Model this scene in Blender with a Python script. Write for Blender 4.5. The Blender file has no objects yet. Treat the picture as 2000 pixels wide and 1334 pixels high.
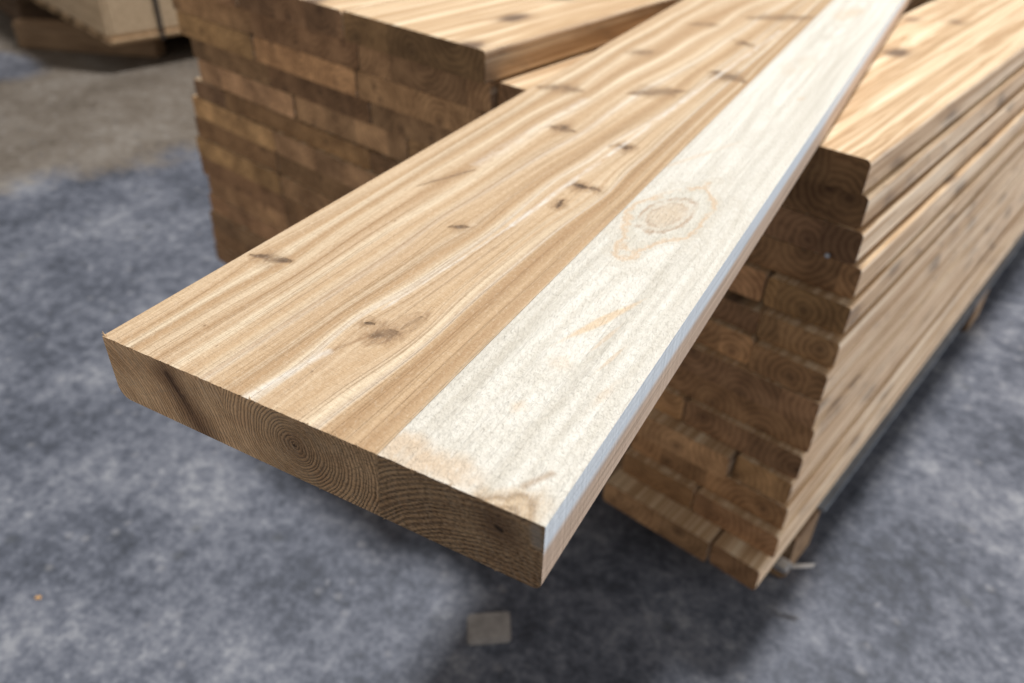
import bpy, bmesh, math, random
from mathutils import Vector, Matrix
random.seed(7)
S = bpy.context.scene
COL = S.collection
PI = math.pi

# ------------------------------------------------------------ camera
FPX = 1560.124
R_ = Vector((0.87713643, 0.47947822, 0.02706128))
U_ = Vector((-0.29705114, 0.49741042, 0.81507269))
F_ = Vector((-0.37734904, 0.72296854, -0.57872635))
cd = bpy.data.cameras.new('camera'); cam = bpy.data.objects.new('camera', cd); COL.objects.link(cam)
cam.matrix_world = Matrix(((R_.x, U_.x, -F_.x, 0.381537523), (R_.y, U_.y, -F_.y, -0.2208559),
                           (R_.z, U_.z, -F_.z, 0.270054973), (0, 0, 0, 1)))
cd.sensor_width = 36; cd.lens = FPX / 2000 * 36
cd.clip_start = .01; cd.clip_end = 200
cd.dof.use_dof = True; cd.dof.focus_distance = 0.47; cd.dof.aperture_fstop = 5.4; cd.dof.aperture_blades = 0
S.camera = cam

# ------------------------------------------------------------ light
W = bpy.data.worlds.new('World'); S.world = W; W.use_nodes = True
W.node_tree.nodes['Background'].inputs[0].default_value = (1.0, .95, .89, 1)
W.node_tree.nodes['Background'].inputs[1].default_value = .20
def area(name, loc, target, size, power, color, size_y=None):
    l = bpy.data.lights.new(name, 'AREA'); l.energy = power; l.color = color; l.size = size
    if size_y: l.shape = 'RECTANGLE'; l.size_y = size_y
    o = bpy.data.objects.new(name, l); COL.objects.link(o); o.location = loc
    o.rotation_euler = (Vector(target) - Vector(loc)).to_track_quat('-Z', 'Y').to_euler()
    return o
area('roof_light', (.12, 2.55, 6.2), (0, .6, -.2), 0.62, 515, (1, .983, .955))
area('door_light', (6.5, 3.6, .15), (.2, 1.2, -.2), 4.4, 285, (1.0, .985, .97), 1.6)
area('front_fill', (-3.2, -3.6, .7), (.1, .0, .0), 2.2, 42, (1, .93, .84), 1.6)  # added fill from behind the camera, lifts the dark front end faces
V = S.view_settings
V.view_transform = 'Standard'; V.look = 'None'; V.exposure = .14; V.gamma = 1; V.use_curve_mapping = False

# ------------------------------------------------------------ node helper
class N:
    """thin wrapper over a shader socket, so that node maths reads as maths"""
    def __init__(s, g, sock): s.g = g; s.s = sock
    def _m(s, op, *a):
        n = s.g.t.nodes.new('ShaderNodeMath'); n.operation = op
        for i, v in enumerate((s,) + a): s.g.put(n.inputs[i], v)
        return N(s.g, n.outputs[0])
    def __add__(s, o): return s._m('ADD', o)
    __radd__ = __add__
    def __mul__(s, o): return s._m('MULTIPLY', o)
    __rmul__ = __mul__
    def __sub__(s, o): return s._m('SUBTRACT', o)
    def __rsub__(s, o): return (s * -1) + o
    def __truediv__(s, o): return s._m('DIVIDE', o)
    def __neg__(s): return s * -1
    def f(s, op, *a): return s._m(op, *a)
    def clamp(s): return s._m('MINIMUM', 1.0)._m('MAXIMUM', 0.0)
class G:
    def __init__(s, name):
        s.m = bpy.data.materials.new(name); s.m.use_nodes = True; s.t = s.m.node_tree
        s.b = s.t.nodes['Principled BSDF']
    def put(s, inp, v):
        if isinstance(v, N): s.t.links.new(v.s, inp)
        elif isinstance(v, (tuple, list)): inp.default_value = tuple(v) + ((1,) if len(inp.default_value) == 4 and len(v) == 3 else ())
        else: inp.default_value = v
    def obj(s):
        n = s.t.nodes.new('ShaderNodeTexCoord'); return N(s, n.outputs['Object'])
    def rnd(s):
        n = s.t.nodes.new('ShaderNodeObjectInfo'); return N(s, n.outputs['Random'])
    def tone(s):
        n = s.t.nodes.new('ShaderNodeObjectInfo'); return N(s, n.outputs['Color'])
    def normal(s):
        n = s.t.nodes.new('ShaderNodeTexCoord'); return N(s, n.outputs['Normal'])
    def sep(s, v):
        n = s.t.nodes.new('ShaderNodeSeparateXYZ'); s.put(n.inputs[0], v); return [N(s, o) for o in n.outputs]
    def vec(s, x, y, z=0.0):
        n = s.t.nodes.new('ShaderNodeCombineXYZ')
        for i, v in enumerate((x, y, z)): s.put(n.inputs[i], v)
        return N(s, n.outputs[0])
    def noise(s, v, scale=1.0, detail=2.0, rough=.5, dist=0.0, col=False):
        n = s.t.nodes.new('ShaderNodeTexNoise'); s.put(n.inputs['Vector'], v); n.inputs['Scale'].default_value = scale
        n.inputs['Detail'].default_value = detail; n.inputs['Roughness'].default_value = rough; n.inputs['Distortion'].default_value = dist
        return N(s, n.outputs[1 if col else 0])
    def white(s, v):
        n = s.t.nodes.new('ShaderNodeTexWhiteNoise'); n.noise_dimensions = '3D'; s.put(n.inputs['Vector'], v); return s.sep(N(s, n.outputs['Color']))
    def voro(s, v, scale=1.0, rand=1.0):
        n = s.t.nodes.new('ShaderNodeTexVoronoi'); s.put(n.inputs['Vector'], v); n.inputs['Scale'].default_value = scale
        n.inputs['Randomness'].default_value = rand
        return N(s, n.outputs['Distance']), N(s, n.outputs['Color']), N(s, n.outputs['Position'])
    def mr(s, v, a, b, c=0.0, d=1.0, smooth=False):
        n = s.t.nodes.new('ShaderNodeMapRange'); s.put(n.inputs[0], v)
        if smooth: n.interpolation_type = 'SMOOTHSTEP'
        for i, k in enumerate((a, b, c, d)): n.inputs[1 + i].default_value = k
        return N(s, n.outputs[0])
    def ramp(s, v, stops, interp='LINEAR'):
        n = s.t.nodes.new('ShaderNodeValToRGB'); s.put(n.inputs[0], v); r = n.color_ramp; r.interpolation = interp
        while len(r.elements) > 1: r.elements.remove(r.elements[0])
        for i, (p, c) in enumerate(stops):
            e = r.elements[0] if i == 0 else r.elements.new(p)
            e.position = p; e.color = (tuple(c) if isinstance(c, (tuple, list)) else (c, c, c)) + (1,)
        return N(s, n.outputs[0])
    def mix(s, f, a, b, mode='MIX'):
        n = s.t.nodes.new('ShaderNodeMix'); n.data_type = 'RGBA'; n.blend_type = mode
        s.put(n.inputs[0], f); s.put(n.inputs[6], a); s.put(n.inputs[7], b)
        return N(s, n.outputs[2])
    def fmix(s, f, a, b): return f * b + (1 - f) * a
    def bump(s, h, strength=.5, dist=.001):
        n = s.t.nodes.new('ShaderNodeBump'); s.put(n.inputs['Height'], h); n.inputs['Strength'].default_value = strength
        n.inputs['Distance'].default_value = dist; s.t.links.new(n.outputs[0], s.b.inputs['Normal'])
    def out(s, col, rough, spec=.3):
        s.put(s.b.inputs['Base Color'], col); s.put(s.b.inputs['Roughness'], rough)
        s.b.inputs['Specular IOR Level'].default_value = spec
        return s.m
def seg_dist(g, x, y, A, B, sy=1.0, spindle=0.0):
    """distance from (x, y) to the segment A-B; a spindle grows apparent distance towards both ends"""
    bx, by = B[0] - A[0], (B[1] - A[1]); L2 = bx * bx + by * by + 1e-9
    px = x - A[0]; py = y - A[1]
    h = ((px * bx + py * by) * (1 / L2)).clamp()
    dx = px - h * bx; dy = (py - h * by) * sy
    d = (dx * dx + dy * dy).f('SQRT')
    if spindle:
        q = h * 2 - 1.0
        d = d / (1.25 - (q * q) * spindle)
    return d
def plain(name, col, rough=.6, var=.15, scale=60, metal=0.0):
    g = G(name); p = g.obj(); n = g.noise(p, scale, 4, .6)
    c = g.mix(g.mr(n, .3, .7), tuple(k * (1 - var) for k in col), tuple(min(1, k * (1 + var)) for k in col))
    g.b.inputs['Metallic'].default_value = metal
    g.bump(n, .3, .001); return g.out(c, rough)

# ------------------------------------------------------------ main board timber
TH = 0.04433; BW = 0.286; SEAM = .1948
def mat_main():
    g = G('laminated_cedar'); p = g.obj(); x, y, z = g.sep(p); nx, ny, nz = g.sep(g.normal())
    end = g.mr(ny.f('ABSOLUTE'), .5, .6); side = g.mr(nx, .6, .8)
    wob = g.noise(g.vec(x * 9, y * 2.2, z * 9), 1, 2, .5) - .5
    jit = g.noise(g.vec(x * 120, y * 120, z * 120), 1, 2, .6) - .5
    jit2 = g.noise(g.vec(x * 45 + 7, y * 30, z * 45), 1, 3, .6) - .5
    # knots: A, B, radius, darkness
    K = [((.1335, .0795), (.1415, .0885), .0030, 1.0), ((.1440, .0960), (.1450, .1090), .0008, .42), ((.1205, .0868), (.1262, .0905), .0010, .7),
         ((.0040, .1130), (.0340, .1225), .0028, .62), ((.1450, .3358), (.1525, .3350), .0034, .95), ((.1500, .2885), (.1470, .3010), .0011, .75),
         ((.1575, .3362), (.1640, .3330), .0020, .6), ((.0973, .2215), (.1100, .2290), .0016, .6), ((.1455, .4315), (.1500, .4338), .0028, .95),
         ((.0680, .4416), (.0920, .4444), .0042, .62), ((.0050, .5440), (.0500, .5550), .0048, .55), ((.0960, .5760), (.1400, .6120), .0055, .60),
         ((.1480, .6990), (.1880, .6840), .0060, .65), ((.1400, .8320), (.1530, .8470), .0060, .6), ((.0560, .8970), (.0900, .9090), .0050, .45),
         ((.1120, .9750), (.1930, 1.0350), .0060, .5), ((.0450, .7200), (.0555, .7310), .0050, .5), ((.0380, .2670), (.0600, .3180), .0012, .40),
         ((.0100, 1.20), (.05, 1.22), .006, .5), ((.1, 1.45), (.14, 1.47), .006, .5)]
    xj = x + jit2 * .006 + jit * .0022; yj = y + jit2 * .012 * (1 + y * 2.2) + jit * .006
    warp = None; dark = None; halo = None
    for A, B, r, k in K:
        d = seg_dist(g, xj, yj, A, B, 1.0, .95 if abs(B[0] - A[0]) > .012 or abs(B[1] - A[1]) > .03 else .4)
        r = r * (1.2 if A[1] < .4 else 1.65)
        core = g.mr(d, r * .15, r * 1.6, 1, 0, True) * min(1, k * (1.3 if A[1] < .5 else 1.05))
        hl = g.mr(d, r * .9, r * 2.4 + .0065, 1, 0, True) * (k * .75)
        cx = (A[0] + B[0]) / 2; cy = (A[1] + B[1]) / 2
        dx = x - cx; dy = y - cy
        sx = .011 + r * 1.8 + abs(B[0] - A[0]) * .15; sl = .026 + abs(B[1] - A[1]) * .5 + r * 3.5
        e = ((dx * dx) * (-1 / (sx * sx)) + (dy * dy) * (-1 / (sl * sl))).f('EXPONENT')
        w = dx * e * (-(.62 if A[1] < .4 else .36) * min(1, k + .2))
        warp = w if warp is None else warp + w
        dark = core if dark is None else dark.f('MAXIMUM', core)
        halo = hl if halo is None else halo.f('MAXIMUM', hl)
    lean = (y * .055) * g.mr(x, .02, .12) * g.mr(x, .192, .145)
    xg = x - lean + warp + wob * .010
    # broad streaks measured across the board
    L = (.84, .71, .525); M = (.63, .455, .285); D = (.48, .318, .183); Wh = (.86, .79, .67); T = (.71, .545, .370)
    st = [(.0, M), (.045, T), (.075, M), (.10, L), (.125, D), (.14, M), (.165, L), (.20, T), (.225, D), (.25, T), (.285, L), (.32, T), (.35, M), (.385, L),
          (.41, Wh), (.425, T), (.46, M), (.50, D), (.535, M), (.575, L), (.592, Wh), (.605, T), (.66, T), (.70, M), (.745, T), (.79, L), (.815, Wh), (.83, M), (.87, D), (.93, M), (.96, D), (1.0, M)]
    u = xg * (1 / SEAM) + (g.noise(g.vec(xg * 60, y * 1.3, 3), 1, 2, .5) - .5) * .06
    heart = g.ramp(u, st[:32])
    bs = g.noise(g.vec(xg * 110, y * .9, z * 110), 1, 3, .55)
    heart = g.mix(g.mr(bs, .42, .66) * .72, heart, (.47, .30, .165))
    heart = g.mix(g.mr(bs, .42, .28) * .75, heart, (.80, .685, .52))
    patch = g.noise(g.vec(x * 14 + 4, y * 5, z * 14), 1, 3, .55)
    heart = g.mix(g.mr(patch, .45, .75) * .28, heart, (.50, .35, .22))
    # fine annual-ring lines: thin, dark, broken
    fl = g.noise(g.vec(xg * 620, y * 3.5, z * 620), 1, 2, .6)
    fline = g.mr(fl, .53, .68)
    heart = g.mix(fline * .42, heart, (.36, .215, .108))
    # pale whitewood lamella
    xp = x + warp * .7 + wob * .014
    white = g.mix(g.mr(g.noise(g.vec(xp * 90, y * 2.0, z * 90), 1, 3, .55), .38, .70), (.88, .855, .785), (.68, .64, .56))
    ow = g.noise(g.vec(x * 42, y * 19, 5.5), 1, 3, .6)
    lowj = g.noise(g.vec(x * 38, y * 16, 8), 1, 2, .5) - .5
    def blob(cx, cy, ax, ay, lo, hi, ang=0):
        c_, s_ = math.cos(ang), math.sin(ang)
        a = (x - cx) * c_ + (y - cy) * s_; b = (y - cy) * c_ - (x - cx) * s_
        a = a * (1 / ax); b = b * (1 / ay)
        return (a * a + b * b).f('SQRT') * .55 + (a.f('ABSOLUTE') + b.f('ABSOLUTE')) * .42 + jit2 * .75 + lowj * .9 + jit * .2
    tan_ = (.72, .545, .375)
    fr = g.noise(g.vec(x * 210, y * 110, 6), 1, 3, .7) - .5
    def oval(cx, cy, ax, ay, ang):
        c_, s_ = math.cos(ang), math.sin(ang)
        a = ((x - cx) * c_ + (y - cy) * s_) * (1 / ax); b = ((y - cy) * c_ - (x - cx) * s_) * (1 / ay)
        return (a * a + b * b).f('SQRT') + lowj * .45 + fr * .42
    r1 = oval(.2265, .322, .0165, .034, -.12)
    knot_in = g.mr(r1, .35, 1.15, 1, 0, True)
    brk = g.mr(g.noise(g.vec(x * 90, y * 45, 6), 1, 2, .6), .38, .54)
    ring = (g.mr((r1 - 1.0).f('ABSOLUTE'), .0, .16, 1, 0, True) + g.mr((r1 - .66).f('ABSOLUTE'), .0, .12, .7, 0, True)) * brk
    r2 = blob(.2285, .322, .0270, .072, 0, 1, -.12) + fr * .25
    ring2 = g.mr((r2 - 1.0).f('ABSOLUTE'), .0, .15, 1, 0, True) * g.mr(ow, .36, .50)
    gr2 = g.mr(r2, .9, 1.25, 1, 0, True)
    for q in (oval(.240, .165, .030, .150, -.10), oval(.232, 1.07, .024, .150, 0), oval(.236, .72, .022, .230, .02)):
        cq = (q * 15).f('SINE') * .5 + .5
        white = g.mix(g.mr(cq, .45, 1) * g.mr(q, 2.6, .6) * .30, white, (.60, .55, .455))
    cont = (r2 * 17).f('SINE') * .5 + .5
    white = g.mix(g.mr(cont, .55, 1) * g.mr(r2, 1.9, .9) * .55, white, (.66, .60, .50))
    white = g.mix(gr2 * .45, white, (.70, .665, .57))
    white = g.mix(knot_in * .75, white, (.70, .56, .41))
    white = g.mix(ring * .85, white, (.52, .38, .27)); white = g.mix(ring2 * .8, white, (.72, .54, .37))
    sp = blob(.242, .164, .0042, .040, 0, 1, -.36)
    white = g.mix(g.mr(sp, .5, 1.1, 1, 0, True) * .75, white, (.80, .60, .39))
    sp = blob(.207, .44, .0032, .085, 0, 1, -.40)
    white = g.mix(g.mr(sp, .3, 1.2, 1, 0, True) * .45, white, (.78, .62, .46))
    for cx, cy, ax, ay, k in ((.2385, .112, .010, .010, .45), (.2365, .066, .006, .008, .6), (.272, .098, .0040, .024, .6), (.2520, .150, .0018, .02, .5),
                              (.208, .008, .030, .016, .75), (.232, .010, .026, .012, .60), (.232, 1.09, .022, .06, .55), (.226, .78, .018, .07, .25), (.255, .66, .005, .010, .6), (.262, .128, .0016, .022, .5)):
        sp = blob(cx, cy, ax, ay, 0, 1, -.15)
        white = g.mix(g.mr(sp, .35, 1.15, 1, 0, True) * k * g.mr(ow, .33, .55), white, tan_)
    # brown corner knot on the near end of the pale lamella
    rc = blob(.2660, -.003, .0200, .0270, 0, 1, -.30)
    rr = (rc * 16).f('SINE') * .5 + .5
    white = g.mix(g.mr(rc, .60, 1.12, 1, 0, True) * .88, white, g.mix(rr, (.42, .285, .165), (.66, .50, .33)))
    white = g.mix(g.mr(seg_dist(g, xj, yj, (.2665, .018), (.2730, .030)), .0, .0035, .6, 0, True), white, (.45, .30, .18))
    spots = g.noise(g.vec(x * 420, y * 260, z * 420), 1, 2, .6)
    white = g.mix(g.mr(spots, .62, .76) * .22 * g.mr(y, .45, .02, .35, 1), white, (.46, .40, .33))
    # small dark resin specks
    vd, vc, _ = g.voro(g.vec(x * 46, y * 30, z * 30), 1)
    sc = g.sep(vc)[0]
    speck = g.mr(vd, .025, .05, 1, 0) * g.mr(sc, .55, .6)
    heart = g.mix(speck * .7, heart, (.22, .13, .07))
    heart = g.mix(halo, heart, (.40, .255, .145))
    swirl = g.mr(((dark * 0) + (g.noise(g.vec(x * 160, y * 60, 2), 1, 3, .6, 1.5))), .50, .60)
    heart = g.mix(halo * swirl * .9, heart, (.24, .15, .085))
    heart = g.mix(dark, heart, g.mix(g.mr(jit, -.1, .1), (.085, .052, .035), (.24, .155, .09)))
    ra_ = blob(.1405, .0945, .0085, .0215, 0, 1, -.22)
    heart = g.mix(g.mr((ra_ - 1.0).f('ABSOLUTE'), .0, .22, .55, 0, True) * g.mr(g.noise(g.vec(x * 200, y * 90, 7), 1, 2, .6), .4, .6), heart, (.30, .185, .105))
    heart = g.mix(g.mr(ra_, .3, 1.2, .38, 0, True), heart, (.46, .31, .19))
    td = seg_dist(g, xj, yj, (.1310, .0790), (.1200, .0520))
    heart = g.mix(g.mr(td, .0002, .0022, .55, 0, True), heart, (.33, .20, .11))
    for A, B, r, k in (((.1095, -.003), (.1205, .0540), .0019, .85), ((.1205, .1060), (.1350, .2460), .0009, .6), ((.1350, .2460), (.1512, .5800), .0016, .8), ((.1512, .58), (.170, .93), .002, .7),
                       ((.0560, .33), (.0660, .53), .0045, .35)):
        d = seg_dist(g, x + jit2 * .0035 + wob * .004, y, A, B)
        heart = g.mix(g.mr(d, 0, r * 2.4, 1, 0, True) * k * g.mr(g.noise(g.vec(x * 130, y * 40, 9), 1, 3, .6), .30, .58), heart, (.86, .82, .755))
    sawn = g.noise(g.vec(x * 520, y * 230 + x * 90, 0), 1, 3, .7)
    cross = g.noise(g.vec(x * 60, y * 620, 4), 1, 2, .6)
    grainy = g.noise(g.vec(xg * 900, y * 60, 4), 1, 2, .6)
    heart = g.mix(g.mr(sawn, .52, .76) * .30, heart, (.36, .225, .12)); heart = g.mix(g.mr(sawn, .46, .28) * .30, heart, (.86, .74, .58))
    heart = g.mix(g.mr(cross, .52, .72) * .22, heart, (.38, .24, .13)); heart = g.mix(g.mr(grainy, .52, .72) * .34, heart, (.34, .20, .10))
    wsaw = g.noise(g.vec(x * 430 + y * 120, y * 130, 3), 1, 4, .66)
    white = g.mix(g.mr(wsaw, .50, .68) * .26 * g.mr(y, .9, .1, .3, 1), white, (.57, .525, .455)); white = g.mix(g.mr(wsaw, .45, .3) * .4, white, (.90, .88, .825))
    pale = g.mr(x + jit * .0004, SEAM - .0002, SEAM + .0002)
    top = g.mix(pale, heart, white)
    # side face: pale sapwood strip on top, sky-blue light painted in, pinkish stripes below
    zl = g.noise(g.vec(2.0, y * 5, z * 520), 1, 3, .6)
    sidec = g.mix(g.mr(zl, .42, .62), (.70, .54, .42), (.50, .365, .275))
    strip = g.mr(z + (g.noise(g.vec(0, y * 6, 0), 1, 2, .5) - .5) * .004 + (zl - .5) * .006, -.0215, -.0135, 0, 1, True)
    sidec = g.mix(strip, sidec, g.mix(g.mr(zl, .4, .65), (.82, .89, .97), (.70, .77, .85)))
    # end grain of the three lamellae
    wx = x + jit2 * .0050 + jit * .0013; wz = z + (g.noise(g.vec(x * 60, 0, z * 60), 1, 2, .5) - .5) * .0045 + jit2 * .002
    j1 = .0918 + (z + .005) * .125
    s0 = g.mr(x - j1, -.0001, .0001); s1 = g.mr(x - (SEAM + z * .05), -.0001, .0001)
    def rings(cx, cz, sp_, sx=1.0):
        a = (wx - cx) * sx; b = wz - cz
        r = (a * a + b * b).f('SQRT')
        rv = r + (g.noise(g.vec(r * 130, cx, 1), 1, 2, .6) - .5) * .0050
        return (rv * (2 * PI / sp_)).f('SINE') * .5 + .5, r, (b.f('ARCTAN2', a))
    ra, rad_a, an_a = rings(-.030, -.060, .00240)
    rb, rad_b, an_b = rings(.1397, -.0197, .00205)
    rc2, rad_c, an_c = rings(.270, -.110, .00300)
    rg = g.fmix(s1, g.fmix(s0, ra, rb), rc2); an = g.fmix(s1, g.fmix(s0, an_a, an_b), an_c)
    line = g.mr(rg, .50, .98)
    rays = g.noise(g.vec(an * 40, x * 6, z * 6), 1, 2, .6)
    mott = g.noise(g.vec(x * 30, 1, z * 42), 1, 4, .65)
    e = g.mix(g.mr(mott, .32, .68), (.70, .425, .225), (.94, .63, .365))
    lt = g.fmix(s1, g.fmix(s0, g.mr(x, 0, .09, 1.08, .98), g.mr(rad_b, .0, .05, .78, 1.06)), g.mr(x, .2, .286, .74, .70))
    e = g.mix(1.0, e, g.vec(lt, lt, lt), 'MULTIPLY')
    heartc = g.mr(rad_b, .0050, .0125, .45, 0, True) * s0 * (1 - s1)
    e = g.mix(heartc, e, (.25, .13, .07))
    e = g.mix(line * g.mr(mott, .68, .36, .25, 1) * g.fmix(s1, .46, .68), e, (.115, .062, .030))
    e = g.mix(g.mr(rays, .56, .66) * .28 * (1 - s1), e, (.52, .40, .28))
    saw = g.noise(g.vec(x * 700 + z * 260, 0, z * 60), 1, 2, .6)
    e = g.mix(g.mr(saw, .48, .70) * .42, e, (.56, .45, .33))
    tear = g.noise(g.vec(x * 380, 0, z * 1000), 1, 3, .7)
    e = g.mix(g.mr(tear, .50, .62) * .75 * g.mr(x + (mott - .5) * .08, .11, .20, .12, 1), e, (.075, .042, .022))
    e = g.mix(g.mr(tear, .46, .36) * .55 * g.mr(x, .13, .22, .15, 1), e, (.78, .58, .38))
    kd = seg_dist(g, wx, wz, (.0500, -.0085), (.0575, -.0215)).f('MINIMUM', seg_dist(g, wx, wz, (.0575, -.0215), (.0700, -.0460)))
    kd = kd + jit2 * .009
    e = g.mix(g.mr(kd, .0, .0190, .80, 0, True), e, (.20, .105, .055))
    e = g.mix(g.mr(kd, .0005, .0035, .8, 0, True) * g.mr(z, -.034, -.018, .25, .9), e, (.085, .044, .024))
    kd = seg_dist(g, wx, wz, (.2620, -.0135), (.2640, -.0145))
    e = g.mix(g.mr(kd, .003, .017, .60, 0, True), e, (.17, .09, .048))
    e = g.mix(g.mr(kd, .0006, .0024, .9, 0, True), e, (.035, .02, .012))
    kd = seg_dist(g, x, z, (.2815, -.004), (.2830, -.013))
    e = g.mix(g.mr(kd, .001, .0050, .55, 0, True), e, (.52, .50, .47))
    kd = seg_dist(g, x, z, (.1397, -.0197), (.1399, -.0197))
    e = g.mix(g.mr(kd, .0005, .0015, .9, 0, True), e, (.06, .035, .02))
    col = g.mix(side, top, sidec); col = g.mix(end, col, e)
    # relief
    fuzz = g.noise(g.vec(x * 900, y * 420, z * 900), 1, 3, .65)
    chat = g.noise(g.vec(x * 260, y * 900 + x * 120, z * 200), 1, 2, .6)
    ht = fuzz * .55 + chat * .35 - fline * .25 - dark * .8
    ht = ht + pale * (g.noise(g.vec(x * 480 + y * 60, y * 170, 0), 1, 3, .6) * 1.6)
    he = rg * g.mr(x, .10, .22, .5, 1.3) + tear * g.mr(x, .10, .22, .6, 2.6) + saw * .8
    g.bump(g.fmix(end, ht, he), 1.0, .0017)
    return g.out(col, .72, .25)

# ------------------------------------------------------------ timber of the stacks
def mat_stack():
    g = G('stack_cedar'); p = g.obj(); x, y, z = g.sep(p); nx, ny, nz = g.sep(g.normal()); r = g.rnd()
    tr, tg, tb = g.sep(g.tone())
    end = g.mr(ny.f('ABSOLUTE'), .5, .6); side = g.mr(nx.f('ABSOLUTE'), .55, .8)
    o = r * 37.0
    # knots, a cell each, wide across the board
    kv, kc, _ = g.voro(g.vec(x * 11 + o, y * 7.5 + o * 1.7, 0), 1, .95)
    sv, sk, _ = g.voro(g.vec(y * 9 + z * 9 + o * 2.3, z * 16 + o, 5), 1, .95)
    kj = g.noise(g.vec(x * 50 + o, y * 22, z * 50), 1, 3, .6) - .5
    kd = kv + kj * .22
    kon = g.mr(g.sep(kc)[0], .22, .26) * (1 - side)
    wob = (g.noise(g.vec(x * 8 + o, y * 2.5, z * 8), 1, 2, .5) - .5) * .018
    xg = x + wob; zg = z + wob * .8
    b1 = g.noise(g.vec(xg * 62 + o, y * .7, zg * 95), 1, 3, .6)
    c = g.ramp(b1, [(.34, (.88, .75, .56)), (.41, (.70, .52, .33)), (.46, (.80, .64, .45)), (.50, (.60, .42, .25)), (.54, (.46, .295, .165)), (.57, (.68, .50, .32)), (.62, (.42, .265, .14)), (.68, (.62, .44, .27))])
    fl = g.noise(g.vec(xg * 260 + o, y * 2.2, zg * 260), 1, 3, .6)
    c = g.mix(g.mr(fl, .5, .66) * .42, c, (.38, .235, .125))
    c = g.mix(side * .52, c, g.mix(g.mr(fl, .4, .62), (.74, .56, .41), (.44, .295, .19)))
    c = g.mix(g.mr(kd, .12, .42, .62, 0, True) * kon, c, (.40, .265, .16))
    c = g.mix(g.mr(kd, .09, .25, .85, 0, True) * kon, c, (.13, .085, .06))
    sd = sv + kj * .45; son = g.mr(g.sep(sk)[0], .25, .30) * side
    c = g.mix(g.mr(sd, .15, .65, .45, 0, True) * son, c, (.36, .25, .17))
    c = g.mix(g.mr(sd, .12, .36, .72, 0, True) * son, c, (.12, .085, .065))
    # dark chipped streaks on the narrow faces
    ch = g.noise(g.vec(o, y * 9, z * 34 + y * 14), 1, 4, .65)
    c = g.mix(side * g.mr(ch, .55, .70) * .62, c, (.27, .20, .155))
    lg = g.noise(g.vec(o + 3, y * 2.2, zg * 120), 1, 3, .6)
    c = g.mix(side * g.mr(lg, .54, .60) * .7, c, (.86, .72, .56)); c = g.mix(side * g.mr(lg, .48, .40) * .75, c, (.42, .27, .155))
    # end grain: glued lamellae, each with its own pith and tone
    lam = (x * 13.5 + o).f('FLOOR'); wa, wb, wc = g.white(g.vec(lam, r * 91, 2.0))
    lx = (x * 13.5 + o) - lam
    cx = (lx - .5 - (wa - .5) * 1.1) * .074; cz = z + .021 + (wb - .5) * .06
    rad = (cx * cx + cz * cz).f('SQRT') + kj * .014
    ring = (rad * (2 * PI / .0085)).f('SINE') * .5 + .5
    mo = g.noise(g.vec(x * 24 + o, 1, z * 30), 1, 3, .6)
    e = g.mix(g.mr(mo, .3, .7), (.315, .175, .083), (.57, .335, .168))
    e = g.mix(g.mr(ring, .2, .9) * .62 * g.mr(mo, .62, .40, .5, 1), e, (.14, .072, .033))
    e = g.mix(g.mr(rad, .0015, .012, .55, 0, True), e, (.13, .07, .036))
    k = g.mr(wc, 0, 1, .70, 1.12) * tr
    e = g.mix(1.0, e, g.vec(k, k * tg, k * tb), 'MULTIPLY')
    e = g.mix(g.mr(g.noise(g.vec(x * 260, 0, z * 420), 1, 3, .7), .52, .70) * .35, e, (.12, .065, .034))
    col = g.mix(end, c, e)
    g.bump(fl * .5 + g.noise(g.vec(x * 500, y * 300, z * 500), 1, 2, .6) * .4, .5, .0008)
    return g.out(col, .7, .25)
def mat_floor():
    g = G('worn_concrete'); p = g.obj(); x, y, z = g.sep(p)
    a = g.noise(p, 4.5, 5, .62); b = g.noise(p, 36, 5, .66); c = g.noise(p, 105, 4, .64); d = g.noise(p, 240, 2, .6)
    s = a * .44 + b * .27 + c * .23 + d * .06
    col = g.ramp(s, [(.38, (.044, .051, .067)), (.455, (.080, .090, .118)), (.50, (.120, .132, .168)), (.55, (.172, .185, .223)), (.61, (.27, .282, .315))])
    edge_noise = g.noise(g.vec(x * 3 + 5, y * 3, 0), 1, 4, .6)  # noise that breaks up the border of the brown zone
    m = ((x + 1.72) * -.88 + (y - 1.14) * .45) + (edge_noise - .5) * .55 + (b - .5) * .35
    brown = g.ramp(s, [(.36, (.085, .068, .05)), (.5, (.165, .137, .108)), (.62, (.25, .225, .195))])
    fade = (((x + 2.98) * (x + 2.98)) * 6 + ((y - 1.62) * (y - 1.62)) * 16).f('SQRT') + (b - .5) * .6
    col = g.mix(g.mr(m, -.05, .14, 0, .92, True) * g.mr(fade, .5, .8, .1, 1, True), col, brown)
    # scattered pale grit and dark pits
    vd, vc, _ = g.voro(g.vec(x + (b - .5) * .02, y, 0), 34)
    col = g.mix(g.mr(vd, .12, .30, 1, 0) * g.mr(g.sep(vc)[0], .80, .84) * .28, col, (.40, .40, .42))
    vd, vc, _ = g.voro(g.vec(x + 9.1 + (c - .5) * .02, y, 0), 19)
    col = g.mix(g.mr(vd, .08, .26, 1, 0) * g.mr(g.sep(vc)[1], .80, .84) * .55, col, (.06, .066, .075))
    # scratches
    sc = g.noise(g.vec((x * .8 + y * .6) * 30, (y * .8 - x * .6) * 1.6, 3), 1, 2, .5)
    col = g.mix(g.mr(sc, .68, .78) * .08, col, (.34, .35, .37))
    g.bump(b * .5 + c * .4 + d * .2, .4, .003)
    return g.out(col, g.mr(b, .3, .7, .5, .75), .35)
M_MAIN = mat_main(); M_STACK = mat_stack(); M_FLOOR = mat_floor()
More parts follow.
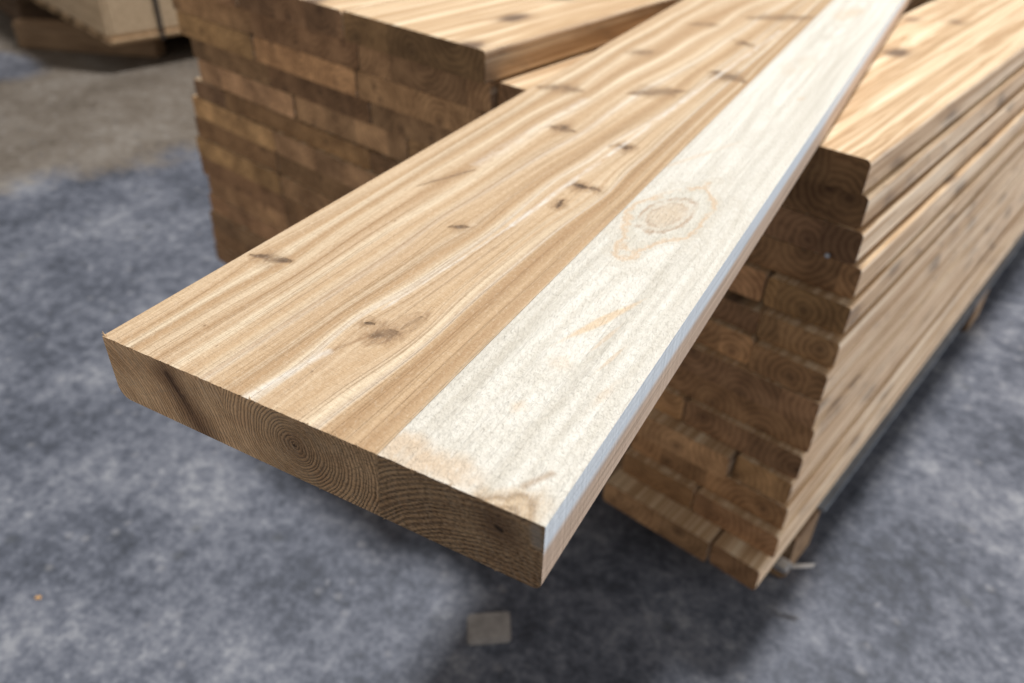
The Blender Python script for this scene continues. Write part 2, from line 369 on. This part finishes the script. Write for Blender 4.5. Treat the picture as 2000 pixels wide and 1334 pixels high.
def mat_rough_timber(name, lo, hi):
    g = G(name); p = g.obj(); x, y, z = g.sep(p)
    n = g.noise(g.vec(x * 5, y * 60, z * 60), 1, 4, .6); m = g.noise(p, 9, 3, .6)
    c = g.mix(g.mr(n, .35, .65), lo, hi); c = g.mix(g.mr(m, .5, .75) * .4, c, lo)
    g.bump(n, .5, .002); return g.out(c, .8, .2)
M_BEAR = mat_rough_timber('bearer_timber', (.16, .10, .06), (.30, .20, .12))
M_PLY = mat_rough_timber('crate_panel', (.46, .34, .225), (.62, .48, .33))
M_DECK = mat_rough_timber('crate_deck', (.48, .33, .20), (.68, .50, .32))
M_DARKW = mat_rough_timber('dark_timber', (.09, .058, .038), (.17, .11, .07))
M_STEEL = plain('galvanised_steel', (.42, .44, .47), .4, .2, 90, .6)
M_BLACK = plain('black_strap', (.03, .03, .034), .45)
M_STRIP = plain('blue_grey', (.20, .235, .29), .5, .2, 30)
M_CARD = plain('offcut_face', (.34, .32, .31), .8, .2, 70)
M_CHIP = plain('wood_chip', (.62, .36, .14), .7)
M_SPLINT = plain('splinter_wood', (.66, .47, .29), .7, .25, 300)

# ------------------------------------------------------------ object helpers
def link(name, bm, mat, parent=None):
    me = bpy.data.meshes.new(name); bm.to_mesh(me); bm.free(); me.materials.append(mat)
    o = bpy.data.objects.new(name, me); COL.objects.link(o)
    if parent: o.parent = parent
    return o
def tag(o, label, cat, group=None, kind=None):
    if label: o['label'] = label
    if cat: o['category'] = cat
    if group: o['group'] = group
    if kind: o['kind'] = kind
    return o
def empty(name, loc, rz=0):
    o = bpy.data.objects.new(name, None); COL.objects.link(o); o.location = loc; o.rotation_euler = (0, 0, rz); return o
def box(bm, x0, x1, y0, y1, z0, z1, bev=0.0):
    r = bmesh.ops.create_cube(bm, size=1)
    vs = r['verts']
    for v in vs:
        v.co = Vector(((x0 + x1) / 2 + v.co.x * (x1 - x0), (y0 + y1) / 2 + v.co.y * (y1 - y0), (z0 + z1) / 2 + v.co.z * (z1 - z0)))
    if bev:
        es = list({e for v in vs for e in v.link_edges})
        bmesh.ops.bevel(bm, geom=es, offset=bev, segments=2, affect='EDGES')
    return bm
def profile(w, t, r, seg=5):
    """rounded rectangle, top at z=0, x from 0 to w, radii: top-left, top-right, bottom-right, bottom-left"""
    P = []
    for (cx, cz, sx, sz, rr, a0) in ((0, 0, 1, -1, r[0], 180), (w, 0, -1, -1, r[1], 90), (w, -t, -1, 1, r[2], 0), (0, -t, 1, 1, r[3], -90)):
        if rr < 1e-5: P.append((cx, cz)); continue
        ox = cx + sx * rr; oz = cz + sz * rr
        for i in range(seg + 1):
            a = math.radians(a0 - 90 * i / seg); P.append((ox + rr * math.cos(a), oz + rr * math.sin(a)))
    return P
def board_mesh(w, t, L, r=.0045, bow=.0015, rng=random):
    bm = bmesh.new(); rows = []
    n = 9; ph = rng.uniform(0, 6); ph2 = rng.uniform(0, 6)
    P = profile(w, t, [r * rng.uniform(.75, 1.25) for _ in range(4)])
    sk = rng.uniform(-.003, .003) / max(w, .05)
    for i in range(n):
        f = i / (n - 1); dx = bow * (math.sin(ph + f * 4) - math.sin(ph)); 
        rows.append([bm.verts.new((x + dx, f * L + (sk * x if i == 0 else 0), z)) for x, z in P])
    for a, b in zip(rows, rows[1:]):
        for i in range(len(P)):
            j = (i + 1) % len(P); bm.faces.new((a[i], a[j], b[j], b[i]))
    bm.faces.new(rows[0][::-1]); bm.faces.new(rows[-1])
    bmesh.ops.recalc_face_normals(bm, faces=bm.faces)
    return bm

# ------------------------------------------------------------ the setting: floor
FZ = -.73
bm = bmesh.new(); bmesh.ops.create_grid(bm, x_segments=8, y_segments=8, size=20)
fl = link('floor', bm, M_FLOOR); fl.location = (-1, 4, FZ); fl.data.transform(Matrix.Translation((-1, 4, 0))); fl.location = (0, 0, FZ)
tag(fl, None, None, kind='structure')

# ------------------------------------------------------------ stacks
ANG = .2137                     # the stacks lie turned by this angle from the loose board
E_ = Vector((math.cos(ANG), -math.sin(ANG), 0)); D_ = Vector((math.sin(ANG), math.cos(ANG), 0))
TS = .0422265
def P3(a, l, z): return E_ * a + D_ * l + Vector((0, 0, z))
def put_board(a0, a1, l, ztop, label, group, thin=0.0, tone=1.0, tint=(1, 1), length=3.6, gap=.0034, r=.0055):
    w = a1 - a0 - gap
    bm = board_mesh(w, TS - .0016 - thin, length, r, .0007)
    o = link('board', bm, M_STACK)
    o.location = P3(a0, l, ztop - thin); o.rotation_euler = (0, 0, -ANG)
    o.color = (tone, tint[0], tint[1], 1)
    tag(o, label, 'board', group)
    return o
ORD = ['topmost', 'second', 'third', 'fourth', 'fifth', 'sixth', 'seventh', 'eighth', 'ninth', 'tenth', 'eleventh', 'twelfth', 'thirteenth', 'fourteenth', 'bottom']
COLW = ['first', 'second', 'third', 'fourth', 'fifth', 'sixth']
ZT = -TH                        # top of the common layer that carries the loose board
left = [  # joints from left to right across the stack, front position, tones
    ([-1.005, -.775, -.515, -.242], .598, [1.0, .8, .78]),
    ([-1.005, -.765, -.502, -.247, -.120], .607, [1.15, .85, 1.0, .75]),
    ([-1.003, -.772, -.515, -.262, -.120], .612, [1.25, 1.55, 1.2, 1.1]),
    ([-.995, -.762, -.504, -.262, -.120], .625, [.85, .72, .85, .8]),
    ([-.990, -.700, -.430, -.262, -.120], .628, [1.5, 1.25, 1.25, 1.1]),
    ([-1.040, -.932, -.700, -.526, -.262, -.120], .634, [.8, .85, .95, .8, .8]),
    ([-1.055, -.785, -.500, -.262, -.120], .632, [1.55, 1.15, 1.0, .9]),
    ([-1.060, -.790, -.525, -.262, -.120], .635, [.75, .95, .85, .8]),
    ([-1.066, -.785, -.515, -.262, -.120], .630, [1.35, 1.0, .9, .8]),
    ([-1.068, -.785, -.500, -.262, -.120], .632, [1.0, .8, .9, .8]),
    ([-1.060, -.790, -.520, -.262, -.120], .638, [1.2, .7, .9, .8]),
    ([-1.070, -.785, -.515, -.262, -.120], .636, [1.1, .9, .9, .8]),
    ([-1.078, -.800, -.515, -.262, -.120], .634, [.85, .8, .9, .8]),
    ([-1.084, -.790, -.515, -.262, -.120], .634, [.8, .8, .9, .8]),
    ([-1.088, -.785, -.515, -.262, -.120], .634, [.75, .8, .9, .8])]
def look(t):
    return 'pale tan' if t > 1.3 else 'light brown' if t > 1.05 else 'mid brown' if t > .88 else 'dark brown'
def swidth(w): return 'narrow' if w < .2 else 'wide'
for r, (js, l, tones) in enumerate(left):
    zt = ZT + TS - r * TS
    n = len(js) - 1
    for c in range(n):
        w = js[c + 1] - js[c]
        lab = '%s %s board, %s layer of the left stack, %s from its left side' % (swidth(w), look(tones[c]), ORD[r], COLW[c])
        if r == 0 and c == n - 1: lab = 'short board ending beside the loose board, right end of the left stack\'s topmost layer'
        o = put_board(js[c], js[c + 1], l + random.uniform(-.002, .003) + (.012 if (r == 1 and c == 3) else 0), zt, lab, 'boards in the left stack',
                      thin=.0075 if r == 5 else random.uniform(0, .0008), tone=tones[c] * random.uniform(.95, 1.05),
                      tint=(random.uniform(.94, 1.02), random.uniform(.88, 1.06)), length=.50 if (r == 0 and c == n - 1) else 3.6)
right = [  # left end, joints..., right edge / front positions of each board / tones
    ([-.010, .200], [.706], [.62]), ([-.004, .206], [.712], [.55]), ([-.010, .212], [.716], [.7]), ([-.008, .221], [.714], [.8]),
    ([-.012, .120, .226], [.706, .704], [1.15, .85]), ([-.010, .126, .229], [.697, .694], [.72, .8]), ([-.014, .129, .230], [.690, .684], [1.15, .9]),
    ([-.008, .231], [.680], [.95]), ([-.012, .234], [.683], [.78]), ([-.010, .060, .233], [.676, .677], [1.3, .72]),
    ([-.012, .148, .232], [.655, .672], [1.3, 1.0]), ([-.010, .237], [.667], [.92]), ([-.012, .110, .241], [.655, .656], [.75, .95]), ([-.020, .162, .238], [.622, .626], [.85, .8])]
for r, (js, ls, tones) in enumerate(right):
    zt = ZT - r * TS; n = len(js) - 1
    for c in range(n):
        w = js[c + 1] - js[c]; lay = ORD[r] if r < 13 else 'bottom'
        if n == 1: lab = 'single full-width %s board in the %s layer of the right stack' % (look(tones[c]), lay)
        else: lab = '%s %s board on the %s side of the right stack\'s %s layer' % (swidth(w), look(tones[c]), ('left', 'right')[c], lay)
        put_board(js[c], js[c + 1], ls[c], zt, lab, 'boards in the right stack', thin=((.0085, .003)[c] if (r == 5) else random.uniform(0, .0010)),
                  tone=tones[c] * .95, tint=(random.uniform(.93, 1.0), random.uniform(.86, 1.0)), r=.0055)
# bearers under the stacks
ZB = ZT - 14 * TS
def bearer(l, a0, a1, label, h=None):
    bm = bmesh.new(); hh = ZB - FZ - .001
    box(bm, 0, a1 - a0, -.05, .05, 0, hh, .004)
    o = link('bearer', bm, M_BEAR); o.location = P3(a0, l, FZ); o.rotation_euler = (0, 0, -ANG)
    tag(o, label, 'bearer', 'bearers under the stacks'); return o
bearer(.800, -1.04, .2380, 'brown timber bearer under the near end of the stacks')
bearer(1.72, -1.06, .2440, 'brown timber bearer under the stacks farther back')
bearer(2.75, -1.06, .2430, 'brown timber bearer under the far part of the stacks')
# thin blue-grey strip along the foot of the right stack
bm = bmesh.new(); box(bm, .10, .2420, .835, 4.2, ZB - .0005 - .0035 + .0002, ZB - .0006)
for v in bm.verts: pass
box(bm, .2425, .2455, .835, 4.2, ZB - .007, ZB, .001)
o = link('edge_strip', bm, M_STRIP); o.rotation_euler = (0, 0, -ANG)
tag(o, 'long thin blue-grey strip running along the foot of the right stack', 'edge strip')
# steel band with its crimped seal by the bottom corner
root = empty('strap_clip', P3(.243, .703, ZB - .012), -ANG)
tag(root, 'small shiny metal strap clip under the near bottom corner of the right stack', 'clip')
bm = bmesh.new(); box(bm, -.012, .008, -.010, .012, -.004, .006, .002); link('seal', bm, M_STEEL, root)
bm = bmesh.new(); box(bm, .008, .034, .002, .012, -.001, .001)
for v in bm.verts: v.co.z += (v.co.x - .008) * .35; v.co.y += (v.co.x - .008) * .6
link('band_end', bm, M_STEEL, root)
# nail head in the end of a board of the right stack
root = empty('nail', P3(.178, .7135, -.166), -ANG)
tag(root, 'shiny nail sticking out of a board end in the right stack', 'nail')
bm = bmesh.new(); bmesh.ops.create_cone(bm, cap_ends=True, segments=20, radius1=.0032, radius2=.0028, depth=.0016, matrix=Matrix.Translation((0, -.004, 0)) @ Matrix.Rotation(PI / 2, 4, 'X'))
link('head', bm, M_STEEL, root)
bm = bmesh.new(); bmesh.ops.create_cone(bm, cap_ends=True, segments=12, radius1=.0013, radius2=.0013, depth=.010, matrix=Matrix.Translation((0, .001, 0)) @ Matrix.Rotation(PI / 2, 4, 'X'))
link('shank', bm, M_STEEL, root)

# ------------------------------------------------------------ the loose board
def main_board():
    rng = random.Random(3)
    bm = bmesh.new(); L = 2.4
    r_bl, r_br = .0085, .0050
    P = profile(BW, TH, (0, 0, r_br, r_bl), 7)
    # replace the top edge by a ragged sawn one
    nT = 420
    top = []
    chip = [0.0] * (nT + 1)
    for _ in range(46):
        c = rng.randint(1, nT - 1); wd = rng.randint(1, 3); a = rng.uniform(.0002, .0008)
        for i in range(max(1, c - wd), min(nT, c + wd + 1)): chip[i] = max(chip[i], a * (1 - abs(i - c) / (wd + 1)))
    for i in range(nT + 1):
        x = BW * i / nT
        top.append((x, -chip[i] * .6, chip[i] + rng.uniform(0, .00012)))     # x, z, y
    front = [bm.verts.new((x, y, z)) for x, z, y in top]
    rest = [bm.verts.new((x, 0, z)) for x, z in P if z < -1e-6]
    ring = front + rest
    back = [bm.verts.new((0, L, 0)), bm.verts.new((BW, L, 0))] + [bm.verts.new((x, L, z)) for x, z in P if z < -1e-6]
    # top face: strip of quads near the end, then one long face
    row = [bm.verts.new((BW * i / nT, .004, 0)) for i in range(nT + 1)]
    for i in range(nT): bm.faces.new((front[i], front[i + 1], row[i + 1], row[i]))
    bm.faces.new(row + [back[1], back[0]])
    low = [bm.verts.new((BW * i / nT, 0, -.0022)) for i in range(nT + 1)]
    # right side (front[-1], row[-1]) and left side (front[0], row[0])
    bm.faces.new((front[-1], low[-1], rest[0], back[2], back[1], row[-1]))
    for i in range(len(rest) - 1): bm.faces.new((rest[i], rest[i + 1], back[3 + i], back[2 + i]))
    bm.faces.new((rest[-1], low[0], front[0], row[0], back[0], back[-1]))
    for i in range(nT): bm.faces.new((front[i + 1], front[i], low[i], low[i + 1]))
    bm.faces.new(low + rest); bm.faces.new(back)
    bmesh.ops.recalc_face_normals(bm, faces=bm.faces)
    o = link('loose_board', bm, M_MAIN)
    tag(o, 'large loose cedar board with a white strip, laid across both stacks and jutting forward', 'board')
    # splinters left by the saw along the top arris
    def sliver(x, y, z, l, w, yaw, pitch):
        b = bmesh.new()
        pts = [(-w, 0, 0), (w, 0, 0), (w * .4, l * .5, w), (0, l, l * .1), (0, 0, w * 1.2)]
        vs = [b.verts.new(q) for q in pts]
        for f in ((0, 1, 4), (0, 2, 1), (1, 2, 4), (0, 4, 2), (4, 2, 3), (2, 0, 3), (0, 4, 3)):
            try: b.faces.new([vs[k] for k in f])
            except ValueError: pass
        s = link('splinter', b, M_SPLINT, o); s.location = (x, y, z); s.rotation_euler = (pitch, 0, yaw)
    sliver(.0012, .0008, -.0002, .0036, .0007, 1.2, .8)
    sliver(.0022, .0010, -.0002, .0030, .0005, .2, .9)
    sliver(.0008, .0016, -.0003, .0026, .0005, 2.2, .7)
    for x in (.1015, .1045, .112, .1135, .131, .151, .166, .170, .1835, .214, .231, .236, .256):
        sliver(x, .0003, -.0004, rng.uniform(.0016, .0036), rng.uniform(.0003, .0006), rng.uniform(-1.9, 1.9), rng.uniform(-.1, .8))
    for x in (.110, .154, .196, .223, .262):
        sliver(x, .0003, -TH + .0002, rng.uniform(.001, .002), .0003, rng.uniform(2, 4.2), rng.uniform(-.6, .1))
main_board()

# ------------------------------------------------------------ bits on the floor
root = bmesh.new(); box(root, -.031, .031, -.024, .024, 0, .012, .003)
for v in root.verts: v.co.x += v.co.y * .12; v.co.y += .002 * math.sin(v.co.x * 150)
o = link('offcut', root, M_CARD); o.location = (.044, .384, FZ); o.rotation_euler = (0, 0, math.radians(38))
tag(o, 'small flat pinkish-grey offcut lying in the shadow on the floor', 'offcut')
b = bmesh.new(); box(b, -.004, .004, -.0025, .0025, 0, .002, .0006); o = link('wood_chip', b, M_CHIP); o.location = (-.555, .105, FZ); o.rotation_euler = (0, 0, .6)
tag(o, 'tiny orange wood chip on the bare floor near the lower left', 'wood chip')

# ------------------------------------------------------------ crates at the back
def crate(loc, ang, Lx, Ly, H, zb, label, panel, deck, strap_at, nb=8):
    root = empty('wooden_crate', (loc[0], loc[1], zb), ang)
    tag(root, label, 'crate')
    # local x runs along the left-going face, local y along the right face
    td = .034
    b = bmesh.new(); box(b, .006, Lx, .004, .020, td, H, .002); link('side_panel', b, panel, root)
    b = bmesh.new(); box(b, .006, .022, .022, Ly, td, H, .002); link('side_panel', b, panel, root)
    b = bmesh.new(); box(b, Lx - .018, Lx, .022, Ly, td, H, .002); link('side_panel', b, panel, root)
    b = bmesh.new(); box(b, .024, Lx - .020, Ly - .018, Ly, td, H, .002); link('side_panel', b, panel, root)
    b = bmesh.new(); box(b, 0, Lx + .004, 0, Ly + .004, H + .001, H + .018, .003); link('lid', b, panel, root)
    for i in range(nb):
        x0 = i * (Lx - .085) / (nb - 1)
        b = bmesh.new(); box(b, x0, x0 + .085, 0, Ly, 0, td - .001, .013); link('deck_board', b, deck, root)
    if strap_at:
        b = bmesh.new(); box(b, -.004, -.001, strap_at, strap_at + .016, -.002, H + .021); box(b, -.001, Lx, strap_at, strap_at + .016, H + .0185, H + .021)
        link('strap', b, M_BLACK, root)
    return root
C0 = (-2.448, 1.807)
# local x axis must point along (-.955,.297); local y along (.33,.945)
a = math.atan2(.31, -.95)
c = crate(C0, a, 1.15, .85, .62, -.620, 'large pale wooden crate with a black strap, standing behind the left stack', M_PLY, M_DECK, .20)
for ch in c.children:
    ch.data.transform(Matrix.Diagonal((1, -1, 1, 1))); ch.data.flip_normals()
def timber(p, q, w, h, mat, label, name='bearer', z0=FZ, group=None):
    p = Vector((p[0], p[1], z0)); q = Vector((q[0], q[1], z0)); L = (q - p).length
    b = bmesh.new(); box(b, 0, L, -w / 2, w / 2, 0, h, .005); o = link(name, b, mat)
    o.location = p; o.rotation_euler = (0, 0, math.atan2(q.y - p.y, q.x - p.x)); tag(o, label, 'bearer', group); return o
timber((-2.52, 2.09), (-3.10, 1.87), .07, .1085, M_BEAR, 'brown bearer block skewed under the strapped side of the pale crate', group='bearers under the crate')
timber((-2.42, 2.50), (-3.45, 2.72), .08, .1085, M_DARKW, 'dark bearer under the far side of the pale crate', group='bearers under the crate')
root = empty('timber_pack', (-3.35, 2.05, FZ), math.radians(161))
tag(root, 'dark brown pack of timber on the floor at the upper left edge', 'timber pack')
for k in range(6):
    b = bmesh.new(); box(b, 0, 1.6, -.45, 0, .0 + k * .09 + .001, .09 + k * .09, .006); link('layer', b, M_DARKW, root)
